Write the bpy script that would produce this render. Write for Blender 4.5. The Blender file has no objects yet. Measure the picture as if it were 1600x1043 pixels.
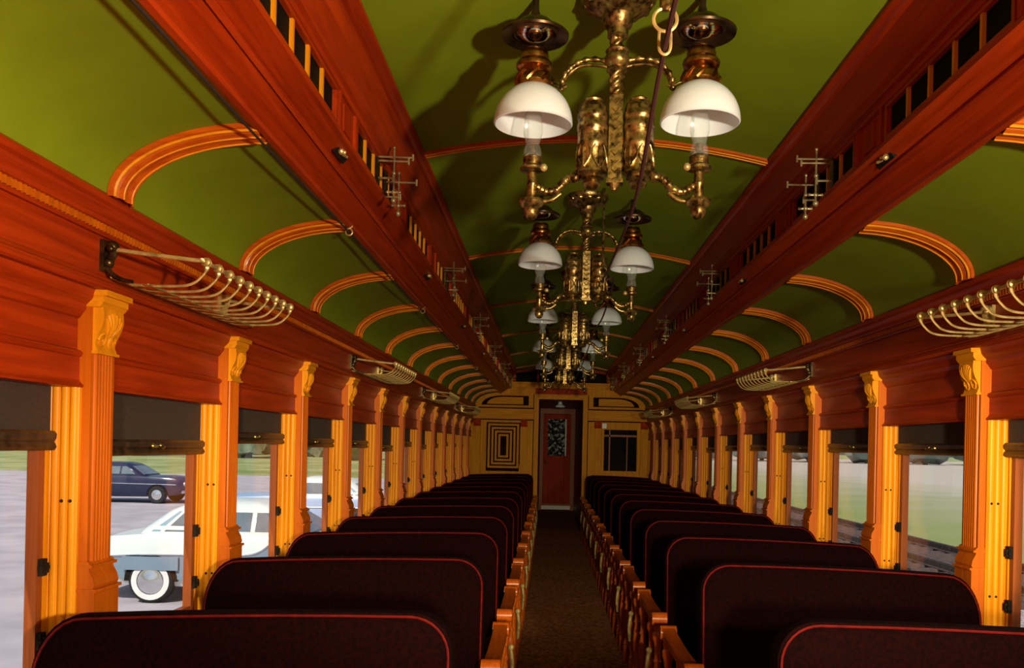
import bpy, bmesh, math, random
from mathutils import Matrix, Vector
random.seed(7)
PI = math.pi
SC = bpy.context.scene
COL = SC.collection

# ------------------------------------------------------------------ camera
EYE = 1.36
cam_d = bpy.data.cameras.new('camera')
cam = bpy.data.objects.new('camera', cam_d); COL.objects.link(cam)
cam_d.sensor_fit = 'HORIZONTAL'; cam_d.sensor_width = 36.0
cam_d.lens = 1400 / 1600 * 36.0
cam_d.shift_x = (800 - 857.8) / 1600
cam_d.shift_y = (696.6 - 521.5) / 1600
cam_d.clip_start = 0.05; cam_d.clip_end = 2000
cam.matrix_world = Matrix.Translation((-0.167, 0, EYE)) @ Matrix.Rotation(PI/2, 4, 'X') @ Matrix.Rotation(0.0218, 4, 'Z')
SC.camera = cam

# ------------------------------------------------------------------ world, sun, flash, exposure
SC.view_settings.view_transform = 'Standard'
SC.view_settings.look = 'None'
SC.view_settings.gamma = 1.0
SC.view_settings.use_curve_mapping = False
SC.view_settings.exposure = 0.0
W = bpy.data.worlds.new('world'); SC.world = W; W.use_nodes = True
nt = W.node_tree; nt.nodes.clear()
wo = nt.nodes.new('ShaderNodeOutputWorld'); bg = nt.nodes.new('ShaderNodeBackground')
sky = nt.nodes.new('ShaderNodeTexSky'); sky.sky_type = 'NISHITA'; sky.sun_disc = False
sky.sun_elevation = math.radians(52); sky.sun_rotation = math.radians(185); sky.dust_density = 2.5
bg.inputs['Strength'].default_value = 0.10
nt.links.new(sky.outputs[0], bg.inputs['Color']); nt.links.new(bg.outputs[0], wo.inputs['Surface'])

def light(name, kind, loc, power, color, size=0.1, target=None, cone=None, blend=0.5):
    d = bpy.data.lights.new(name, kind); d.energy = power; d.color = color
    if kind == 'SUN': d.angle = size
    else: d.shadow_soft_size = size
    if kind == 'SPOT': d.spot_size = math.radians(cone); d.spot_blend = blend
    o = bpy.data.objects.new(name, d); COL.objects.link(o); o.location = loc
    if target is not None:
        o.rotation_euler = (Vector(target) - Vector(loc)).to_track_quat('-Z', 'Y').to_euler()
    return o
light('sun', 'SUN', (-10, -40, 50), 4.2, (1, .96, .9), 0.01, (0, 6, 0))
light('photo_flash', 'POINT', (1.0, -0.35, 1.50), 500, (1.0, .90, .68), 0.06)
fb_ = light('photo_flash_beam', 'SPOT', (0.15, -1.8, 1.50), 1500, (1.0, .84, .52), 0.10, (0.0, 14, 0.75), 18, 0.6)
fb_.scale = (2.6, 1, 1)     # cone stretched sideways, shaped to keep the beam off the ceiling

# ------------------------------------------------------------------ materials
def new_mat(name):
    m = bpy.data.materials.new(name); m.use_nodes = True
    n = m.node_tree.nodes; b = n['Principled BSDF']
    return m, m.node_tree, b

def wood(name, c1, c2, axis, rough=0.36, bump=0.12, grain=1.0, spec=.16):
    m, t, b = new_mat(name)
    tc = t.nodes.new('ShaderNodeTexCoord'); mp = t.nodes.new('ShaderNodeMapping')
    sc = {'x': (1.2, 26, 26), 'y': (26, 1.2, 26), 'z': (26, 26, 1.2)}[axis]
    mp.inputs['Scale'].default_value = [v * grain for v in sc]
    ns = t.nodes.new('ShaderNodeTexNoise'); ns.inputs['Scale'].default_value = 1.6; ns.inputs['Detail'].default_value = 7
    ns.inputs['Roughness'].default_value = .65; ns.inputs['Distortion'].default_value = .5
    rp = t.nodes.new('ShaderNodeValToRGB')
    rp.color_ramp.elements[0].position = .32; rp.color_ramp.elements[0].color = (*c1, 1)
    rp.color_ramp.elements[1].position = .68; rp.color_ramp.elements[1].color = (*c2, 1)
    bp = t.nodes.new('ShaderNodeBump'); bp.inputs['Strength'].default_value = bump; bp.inputs['Distance'].default_value = .004
    L = t.links.new
    L(tc.outputs['Object'], mp.inputs['Vector']); L(mp.outputs[0], ns.inputs['Vector'])
    L(ns.outputs['Fac'], rp.inputs['Fac']); L(rp.outputs[0], b.inputs['Base Color'])
    L(ns.outputs['Fac'], bp.inputs['Height']); L(bp.outputs[0], b.inputs['Normal'])
    b.inputs['Roughness'].default_value = rough
    b.inputs['Specular IOR Level'].default_value = spec
    return m

def paint(name, c1, c2, scale=3.0, rough=.6, metallic=0.0, bump=0.0, spec=.5, lo=.35, hi=.65, detail=4):
    m, t, b = new_mat(name)
    tc = t.nodes.new('ShaderNodeTexCoord')
    ns = t.nodes.new('ShaderNodeTexNoise'); ns.inputs['Scale'].default_value = scale; ns.inputs['Detail'].default_value = detail
    rp = t.nodes.new('ShaderNodeValToRGB')
    rp.color_ramp.elements[0].position = lo; rp.color_ramp.elements[0].color = (*c1, 1)
    rp.color_ramp.elements[1].position = hi; rp.color_ramp.elements[1].color = (*c2, 1)
    L = t.links.new
    L(tc.outputs['Object'], ns.inputs['Vector']); L(ns.outputs['Fac'], rp.inputs['Fac']); L(rp.outputs[0], b.inputs['Base Color'])
    if bump:
        bp = t.nodes.new('ShaderNodeBump'); bp.inputs['Strength'].default_value = bump; bp.inputs['Distance'].default_value = .003
        L(ns.outputs['Fac'], bp.inputs['Height']); L(bp.outputs[0], b.inputs['Normal'])
    b.inputs['Roughness'].default_value = rough; b.inputs['Metallic'].default_value = metallic
    b.inputs['Specular IOR Level'].default_value = spec
    return m

def pane_glass(name, tint=(1, 1, 1), gloss=.06):
    m = bpy.data.materials.new(name); m.use_nodes = True; t = m.node_tree; t.nodes.clear()
    o = t.nodes.new('ShaderNodeOutputMaterial'); mx = t.nodes.new('ShaderNodeMixShader')
    tr = t.nodes.new('ShaderNodeBsdfTransparent'); gl = t.nodes.new('ShaderNodeBsdfGlossy')
    lw = t.nodes.new('ShaderNodeLayerWeight'); lw.inputs['Blend'].default_value = .5
    pw = t.nodes.new('ShaderNodeMath'); pw.operation = 'POWER'; pw.inputs[1].default_value = 4.0
    fr = t.nodes.new('ShaderNodeMath'); fr.operation = 'MULTIPLY_ADD'; fr.inputs[1].default_value = gloss * 4; fr.inputs[2].default_value = .015
    t.links.new(lw.outputs['Facing'], pw.inputs[0]); t.links.new(pw.outputs[0], fr.inputs[0])
    tr.inputs['Color'].default_value = (*tint, 1); gl.inputs['Roughness'].default_value = .02
    L = t.links.new
    L(fr.outputs[0], mx.inputs[0]); L(tr.outputs[0], mx.inputs[1]); L(gl.outputs[0], mx.inputs[2]); L(mx.outputs[0], o.inputs['Surface'])
    return m

M = {}
OAK1, OAK2 = (.52, .165, .003), (.74, .290, .007)
PL1, PL2 = (.36, .066, .002), (.52, .118, .004)
CH1, CH2 = (.22, .016, .0015), (.39, .038, .003)
M['oak_z'] = wood('golden_oak_upright', OAK1, OAK2, 'z')
M['oak_y'] = wood('golden_oak_lengthwise', OAK1, OAK2, 'y')
M['highlight_x'] = wood('gold_highlight_crosswise', OAK1, OAK2, 'x')  # used only for the painted highlights on the rib edges
M['end_z'] = wood('end_wall_oak_upright', (.42, .150, .006), (.62, .260, .012), 'z', .5, spec=.06)
M['end_x'] = wood('end_wall_oak_crosswise', (.42, .150, .006), (.62, .260, .012), 'x', .5, spec=.06)
M['pil_z'] = wood('brown_oak_upright', PL1, PL2, 'z')
M['arm_y'] = wood('arm_wood_lengthwise', (.30, .050, .003), (.46, .092, .005), 'y', .25, spec=.4)
M['arm_z'] = wood('arm_wood_upright', (.30, .050, .003), (.46, .092, .005), 'z', .25, spec=.4)
M['rib_x'] = wood('rib_wood', (.34, .045, .002), (.52, .100, .005), 'x', .28, spec=.3)
M['cherry_y'] = wood('red_cherry_lengthwise', CH1, CH2, 'y', .36)
M['cherry_z'] = wood('red_cherry_upright', CH1, CH2, 'z', .5, spec=.05)
M['cherry_x'] = wood('red_cherry_crosswise', CH1, CH2, 'x', .5, spec=.05)
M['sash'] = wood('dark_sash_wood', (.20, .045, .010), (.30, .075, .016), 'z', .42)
M['green'] = paint('olive_green_ceiling_paint', (.165, .225, .004), (.190, .255, .005), 5, .75, spec=.2)
M['brass'] = paint('aged_brass', (.055, .030, .008), (.42, .28, .085), 60, .34, .9, .5, lo=.36, hi=.62, detail=7)
M['brass_rack'] = paint('rack_brass', (.26, .17, .045), (.66, .48, .17), 30, .34, .55, lo=.3, hi=.6)
M['opener'] = paint('opener_brass', (.14, .10, .04), (.42, .33, .16), 30, .34, .6, lo=.3, hi=.6)
M['bronze'] = paint('dark_bronze', (.030, .018, .008), (.10, .056, .020), 30, .30, .8)
M['copper'] = paint('warm_bronze_crown', (.14, .050, .010), (.52, .23, .05), 40, .28, 1.0, .3, lo=.35, hi=.62)
M['mirror'] = paint('polished_reflector', (.5, .5, .48), (.7, .7, .68), 8, .12, 1.0)
M['black'] = paint('black_iron', (.010, .007, .005), (.022, .015, .010), 20, .6, spec=.06)
M['darkpane'] = paint('dark_deck_glass', (.004, .004, .004), (.010, .007, .005), 4, .5, spec=.015)
M['blind'] = paint('brown_blind_cloth', (.028, .016, .010), (.046, .026, .015), 160, .85, bump=.2)
M['hem'] = paint('dark_blind_hem', (.012, .007, .005), (.05, .028, .014), 30, .38)
M['groove_shadow'] = paint('painted_groove_shadow', (.010, .004, .002), (.022, .009, .004), 12, .7, spec=0.0)  # near-black that paints groove and moulding shadows on the end wall
M['plush'] = paint('maroon_plush', (.0024, .0001, .0001), (.0060, .0003, .0002), 90, .9, bump=.35, spec=.04)
M['plush'].node_tree.nodes['Principled BSDF'].inputs['Sheen Weight'].default_value = .0
M['plush'].node_tree.nodes['Principled BSDF'].inputs['Sheen Tint'].default_value = (.6, .05, .03, 1)
M['piping'] = paint('red_piping', (.06, .0015, .001), (.095, .003, .0015), 40, .7, spec=.1)
M['carpet'] = paint('brown_aisle_carpet', (.16, .056, .020), (.52, .205, .075), 45, .95, bump=.5, spec=.1, detail=8)
M['floor'] = paint('dark_floor', (.02, .010, .006), (.04, .018, .010), 6, .7)
M['pane'] = pane_glass('window_pane_glass')
M['cord'] = paint('dark_red_cord', (.035, .006, .003), (.065, .012, .005), 200, .8)
M['blackcord'] = paint('black_cord', (.01, .006, .004), (.02, .012, .008), 200, .8)
M['white_sign'] = paint('white_card', (.75, .75, .72), (.8, .8, .78), 5, .6)
# opal shade
m, t, b = new_mat('opal_glass'); M['opal'] = m
tl = t.nodes.new('ShaderNodeBsdfTranslucent'); tl.inputs['Color'].default_value = (.80, .90, .92, 1)
mx = t.nodes.new('ShaderNodeMixShader'); mx.inputs[0].default_value = .25
nz = t.nodes.new('ShaderNodeTexNoise'); nz.inputs['Scale'].default_value = 6
rp = t.nodes.new('ShaderNodeValToRGB'); rp.color_ramp.elements[0].color = (.86, .91, .92, 1); rp.color_ramp.elements[1].color = (.90, .95, .96, 1)
t.links.new(nz.outputs['Fac'], rp.inputs['Fac']); t.links.new(rp.outputs[0], b.inputs['Base Color'])
b.inputs['Roughness'].default_value = .18
t.links.new(b.outputs[0], mx.inputs[1]); t.links.new(tl.outputs[0], mx.inputs[2])
t.links.new(mx.outputs[0], t.nodes['Material Output'].inputs['Surface'])
M['clear'] = pane_glass('clear_lamp_glass', (.95, .97, .95), .2)
t = M['clear'].node_tree; df = t.nodes.new('ShaderNodeBsdfDiffuse'); df.inputs['Color'].default_value = (.75, .8, .75, 1)
mx = t.nodes.new('ShaderNodeMixShader'); mx.inputs[0].default_value = .10; ou = [n for n in t.nodes if n.type == 'OUTPUT_MATERIAL'][0]
sf = ou.inputs['Surface'].links[0].from_socket
t.links.new(sf, mx.inputs[1]); t.links.new(df.outputs[0], mx.inputs[2]); t.links.new(mx.outputs[0], ou.inputs['Surface'])
# outside
M['lot'] = paint('pale_asphalt', (.34, .31, .33), (.46, .42, .44), .8, .9, detail=8)
M['grass'] = paint('sunlit_grass', (.16, .22, .05), (.36, .36, .16), .25, .95, detail=8)
M['drygrass'] = paint('dry_field_grass', (.42, .38, .28), (.52, .46, .37), .06, .95, detail=8)
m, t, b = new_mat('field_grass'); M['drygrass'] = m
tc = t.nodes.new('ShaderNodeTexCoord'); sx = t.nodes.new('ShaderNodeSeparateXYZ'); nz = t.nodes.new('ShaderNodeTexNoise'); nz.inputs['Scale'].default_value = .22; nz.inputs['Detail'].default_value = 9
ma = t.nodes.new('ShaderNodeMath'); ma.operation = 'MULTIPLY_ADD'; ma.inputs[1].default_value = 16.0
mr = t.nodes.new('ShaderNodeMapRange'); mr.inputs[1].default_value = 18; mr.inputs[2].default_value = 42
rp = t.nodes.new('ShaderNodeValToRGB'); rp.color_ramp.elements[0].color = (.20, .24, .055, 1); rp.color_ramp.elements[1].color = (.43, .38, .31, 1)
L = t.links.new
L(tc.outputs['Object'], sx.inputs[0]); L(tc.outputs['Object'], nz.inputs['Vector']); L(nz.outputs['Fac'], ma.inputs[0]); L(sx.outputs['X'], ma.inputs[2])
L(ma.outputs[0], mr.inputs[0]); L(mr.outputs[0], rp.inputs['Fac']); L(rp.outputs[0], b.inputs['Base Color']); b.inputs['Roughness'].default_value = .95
M['ballast'] = paint('ballast', (.16, .13, .13), (.44, .40, .40), 14, .95, bump=.6, detail=8)
M['tie'] = paint('railway_tie', (.045, .028, .026), (.09, .06, .05), 6, .9)
M['rail'] = paint('steel_rail', (.10, .07, .06), (.18, .13, .11), 9, .5, .6)
M['leaf'] = paint('tree_leaves', (.10, .14, .09), (.22, .26, .17), 1.2, .95, detail=8)
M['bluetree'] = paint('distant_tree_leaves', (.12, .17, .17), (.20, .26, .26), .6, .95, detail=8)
M['bark'] = paint('bark', (.09, .065, .05), (.16, .12, .09), 6, .95)
M['car_white'] = paint('white_car_paint', (.62, .68, .64), (.66, .72, .68), 2, .3)
M['car_blue'] = paint('grey_blue_car_paint', (.17, .24, .30), (.19, .27, .33), 2, .28)
M['car_navy'] = paint('navy_car_paint', (.012, .016, .045), (.018, .022, .060), 2, .2)
M['car_sky'] = paint('light_blue_car_paint', (.30, .42, .58), (.33, .46, .62), 2, .3)
M['car_glass'] = paint('car_window_glass', (.10, .14, .16), (.16, .20, .22), 2, .08)
M['car_rear'] = paint('tinted_rear_glass', (.22, .36, .40), (.30, .44, .48), 2, .1)
M['tyre'] = paint('tyre_rubber', (.010, .010, .011), (.022, .020, .020), 20, .85)
M['chrome'] = paint('chrome_trim', (.70, .71, .72), (.8, .8, .8), 4, .15, 1.0)
M['whitewall'] = paint('whitewall_rubber', (.70, .68, .64), (.78, .76, .72), 10, .7)

# ------------------------------------------------------------------ mesh helpers
class MB:
    def __init__(s): s.v = []; s.f = []
    def add(s, vs, fs):
        o = len(s.v); s.v += [tuple(v) for v in vs]; s.f += [tuple(i + o for i in f) for f in fs]; return s
    def box(s, x0, x1, y0, y1, z0, z1):
        return s.add([(x0,y0,z0),(x1,y0,z0),(x1,y1,z0),(x0,y1,z0),(x0,y0,z1),(x1,y0,z1),(x1,y1,z1),(x0,y1,z1)],
              [(0,3,2,1),(4,5,6,7),(0,1,5,4),(1,2,6,5),(2,3,7,6),(3,0,4,7)])
    def prism(s, pts, a0, a1, axis='y', closed=True):
        """2-D outline pulled along an axis; pts are (x,z) for y, (x,y) for z, (y,z) for x"""
        def P(p, a):
            return {'y': (p[0], a, p[1]), 'z': (p[0], p[1], a), 'x': (a, p[0], p[1])}[axis]
        n = len(pts); vs = [P(p, a0) for p in pts] + [P(p, a1) for p in pts]
        fs = [(i, (i+1) % n, n + (i+1) % n, n + i) for i in range(n if closed else n-1)]
        if closed: fs += [tuple(range(n))[::-1], tuple(range(n, 2*n))]
        return s.add(vs, fs)
    def lathe(s, prof, c=(0,0,0), n=16, axis='z', cap=True):
        """prof: (radius, height) list"""
        vs = []; fs = []
        for r, h in prof:
            for k in range(n):
                a = 2*PI*k/n; p = (r*math.cos(a), r*math.sin(a), h)
                if axis == 'y': p = (p[0], p[2], p[1])
                if axis == 'x': p = (p[2], p[0], p[1])
                vs.append((p[0]+c[0], p[1]+c[1], p[2]+c[2]))
        for i in range(len(prof)-1):
            for k in range(n):
                fs.append((i*n+k, i*n+(k+1)%n, (i+1)*n+(k+1)%n, (i+1)*n+k))
        if cap:
            if prof[0][0] > 1e-4: fs.append(tuple(range(n))[::-1])
            if prof[-1][0] > 1e-4: fs.append(tuple(range((len(prof)-1)*n, len(prof)*n)))
        return s.add(vs, fs)
    def ball(s, c, r, n=10, squash=1.0):
        k = max(5, n//2+1)
        return s.lathe([(max(r*math.sin(PI*i/k), 1e-5), -r*squash*math.cos(PI*i/k)) for i in range(k+1)], c, n)
    def tube(s, pts, r, n=8, closed=False):
        pts = [Vector(p) for p in pts]; m = len(pts); vs = []; fs = []
        up = Vector((0, 0, 1)); prev = None
        for i, p in enumerate(pts):
            if closed: d = pts[(i+1) % m] - pts[i-1]
            else: d = pts[min(i+1, m-1)] - pts[max(i-1, 0)]
            d.normalize()
            if prev is None:
                a = d.cross(up)
                if a.length < 1e-3: a = d.cross(Vector((1, 0, 0)))
            else:
                a = prev - d * prev.dot(d)
                if a.length < 1e-4: a = d.cross(up)
            a.normalize(); prev = a; b2 = d.cross(a)
            rr = r[i] if isinstance(r, (list, tuple)) else r
            for k in range(n):
                t_ = 2*PI*k/n; q = p + a*(rr*math.cos(t_)) + b2*(rr*math.sin(t_)); vs.append(q[:])
        for i in range(m if closed else m-1):
            for k in range(n):
                j = (i+1) % m
                fs.append((i*n+k, i*n+(k+1)%n, j*n+(k+1)%n, j*n+k))
        if not closed:
            fs.append(tuple(range(n))[::-1]); fs.append(tuple(range((m-1)*n, m*n)))
        return s.add(vs, fs)
    def mirror(s):
        s.v = [(-x, y, z) for x, y, z in s.v]; s.f = [f[::-1] for f in s.f]; return s
    def mesh(s, name, mat, smooth=False, ang=35):
        me = bpy.data.meshes.new(name); me.from_pydata(s.v, [], s.f); me.materials.append(mat)
        bm = bmesh.new(); bm.from_mesh(me); bmesh.ops.recalc_face_normals(bm, faces=bm.faces)
        if smooth:
            for f in bm.faces: f.smooth = True
            for e in bm.edges:
                if len(e.link_faces) == 2 and e.calc_face_angle(0) > math.radians(ang): e.smooth = False
        bm.to_mesh(me); bm.free(); return me
    def build(s, name, mat, parent=None, loc=(0,0,0), smooth=False, ang=35):
        return put(name, s.mesh(name, mat, smooth, ang), parent, loc)

def put(name, me, parent=None, loc=(0,0,0), rz=0):
    o = bpy.data.objects.new(name, me); COL.objects.link(o); o.location = loc
    if rz: o.rotation_euler = (0, 0, rz)
    if parent: o.parent = parent
    return o
def empty(name, loc=(0,0,0), rz=0): return put(name, None, None, loc, rz)
def tag(o, label=None, cat=None, group=None, kind=None):
    if label: o['label'] = label
    if cat: o['category'] = cat
    if group: o['group'] = group
    if kind: o['kind'] = kind
    return o
def copy_tree(o, parent=None):
    c = o.copy(); COL.objects.link(c); c.parent = parent
    for ch in list(o.children): copy_tree(ch, c)
    return c
def arc(cx, cz, rx, rz, a0, a1, n):
    return [(cx + rx*math.cos(math.radians(a0+(a1-a0)*i/n)), cz + rz*math.sin(math.radians(a0+(a1-a0)*i/n))) for i in range(n+1)]
def spline(pts, n=6):
    """Catmull-Rom through the points"""
    P = [Vector(p) for p in pts]; out = []
    for i in range(len(P)-1):
        p0 = P[max(i-1,0)]; p1 = P[i]; p2 = P[i+1]; p3 = P[min(i+2,len(P)-1)]
        for k in range(n):
            t_ = k/n
            out.append((0.5*((2*p1)+(p2-p0)*t_+(2*p0-5*p1+4*p2-p3)*t_*t_+(3*p1-p0-3*p2+p3)*t_**3))[:])
    out.append(P[-1][:]); return out
ORD = ['', 'first', 'second', 'third', 'fourth', 'fifth', 'sixth', 'seventh', 'eighth', 'ninth', 'tenth', 'eleventh',
       'twelfth', 'thirteenth', 'fourteenth', 'fifteenth']

Y0, YE = -3.4, 14.2          # car from behind the camera to the end wall
SIDES = {'left': -1, 'right': 1}
BESIDE = {'left': 'parking lot side', 'right': 'grass field side'}
PILY = {'left': [2.355 + k for k in range(-2, 12)], 'right': [3.207 + k for k in range(-3, 11)]}
PW = .125                    # pilaster width

# ------------------------------------------------------------------ floor
fl = MB().box(-1.60, 1.60, Y0, 19.3, -.12, 0).build('floor', M['floor']); tag(fl, 'dark wooden car floor under the seats', kind='structure')
MB().box(-.40, .42, Y0+.1, 18.9, .0005, .012).build('carpet_runner', M['carpet'], fl)

# ------------------------------------------------------------------ side walls
def flip(mb, s):
    return mb.mirror() if s < 0 else mb

def pier_plan():
    """half-round reeds on the pilaster face, stepped and reeded casing behind (x outward, y along the car)"""
    p = [(1.50, 0.0), (1.398, 0.0), (1.375, 0.0)]
    n = 6; w = (PW-.03)/n
    y = .015; p.append((1.375, y))
    for i in range(n):
        for k in range(1, 6):
            a = PI*k/6; p.append((1.375 - .007*math.sin(a), y + w*i + w*(1-math.cos(a))/2))
        p.append((1.375, y + w*(i+1)))
    p += [(1.375, PW), (1.50, PW)]
    return p
def casing_plan():
    def side(sg, base):
        q = [(1.398, 0), (1.398, .010)]
        x = 1.402
        for d in (.013, .018, .022):
            for k in range(0, 7):
                a = PI*k/6; q.append((x + .0185*(1-math.cos(a))/2, d + .006*math.sin(a)))
            x += .0205
        q += [(1.4645, .024), (1.4645, .030), (1.499, .030)]
        return [(px, base + sg*py) for px, py in q]
    a = side(-1, 0.0); b = side(1, PW)
    return a[::-1] + b      # from outer near side round the front to outer far side
def sprof(x, z): return (x, z)

def make_pilaster(s, wall, y, meshes):
    if not meshes:
        mb = MB(); mb.prism(pier_plan(), .985, 1.585, 'z'); mb.box(1.376, 1.50, .001, PW-.001, 1.58, 1.745)
        meshes['pilaster'] = flip(mb, s).mesh('pilaster', M['pil_z'])
        mb = MB(); mb.prism(casing_plan(), .02, 1.487, 'z'); meshes['casing'] = flip(mb, s).mesh('casing', M['oak_z'], True, 50)
        # capital: three steps
        mb = MB()
        mb.box(1.352, 1.42, -.002, PW+.003, 1.700, 1.713)
        mb.box(1.342, 1.42, -.005, PW+.006, 1.713, 1.729)
        mb.box(1.332, 1.42, -.008, PW+.010, 1.729, 1.744)
        mb.prism([(1.342,1.7135),(1.352,1.7005),(1.42,1.7005),(1.42,1.7135)], -.004, PW+.005)
        meshes['capital'] = flip(mb, s).mesh('capital', M['oak_y'])
        # console: S-curved bracket
        pr = spline([(1.349, 1.700), (1.347, 1.675), (1.352, 1.650), (1.364, 1.625), (1.370, 1.605), (1.366, 1.592), (1.366, 1.585)], 4)
        pr = [(a[0], a[1]) for a in [(q[0], q[1]) for q in pr]]
        mb = MB(); mb.prism(pr + [(1.378, 1.585), (1.378, 1.700)], .008, PW-.008)
        mb.box(1.360, 1.38, .002, PW-.002, 1.578, 1.586)
        meshes['console'] = flip(mb, s).mesh('console', M['oak_z'])
        # carved leaf: two volutes and a fan of ribs on the bracket face
        mb = MB()
        def face_x(z):
            for i in range(len(pr)-1):
                if pr[i][1] >= z >= pr[i+1][1]:
                    f = (pr[i][1]-z)/max(pr[i][1]-pr[i+1][1], 1e-6); return pr[i][0] + f*(pr[i+1][0]-pr[i][0])
            return 1.366
        for sg in (-1, 1):
            pts = []
            for k in range(22):
                a = 2*PI*k/11; r = .021*(1 - k/26)
                z = 1.615 + r*math.sin(a); pts.append((face_x(z)-.001, PW/2 + sg*(.026 + r*math.cos(a)*.9), z))
            mb.tube(pts, [.0042*(1-k/40) for k in range(22)], 5)
        for k in range(-3, 4):
            a = k*.30; pts = []
            for j in range(7):
                t_ = j/6; z = 1.628 + .062*t_*math.cos(a*.8); yy = PW/2 + math.sin(a)*(.012 + .040*t_)
                pts.append((face_x(z)-.001, yy, z))
            mb.tube(pts, [.003+.004*math.sin(PI*j/6) for j in range(7)], 5)
        meshes['carving'] = flip(mb, s).mesh('carved_leaf', M['oak_z'], True, 60)
        # base: ringed swelling on a plinth
        pr2 = [(1.50,.02),(1.352,.02),(1.352,.945)] + [(1.350,.952),(1.356,.958),(1.352,.966),(1.356,.985),(1.366,1.003),(1.368,1.012),(1.362,1.018),(1.368,1.026),(1.372,1.030)] + [(1.50,1.030)]
        mb = MB(); mb.prism(pr2, -.004, PW+.004)
        mb.box(1.345, 1.40, -.008, PW+.008, .950, .958); mb.box(1.358, 1.40, -.006, PW+.006, 1.013, 1.021)
        meshes['base'] = flip(mb, s).mesh('plinth', M['pil_z'])
        mb = MB(); mb.ball((0, 0, 0), .0045, 8); meshes['screw'] = mb.mesh('screw', M['black'], True)
    P = put('pilaster', meshes['pilaster'], wall, (0, y, 0))
    for k, nm in (('casing', 'casing'), ('capital', 'capital'), ('console', 'console'), ('base', 'plinth')):
        put(nm, meshes[k], P)
    put('carved_leaf', meshes['carving'], P)
    if 1.0 < y < 9:
        for z in (.86, 1.19):
            for x in (1.4115, 1.432): put('screw', meshes['screw'], P, (s*x, -.0205 if x < 1.42 else -.0245, z))
    return P

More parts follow.
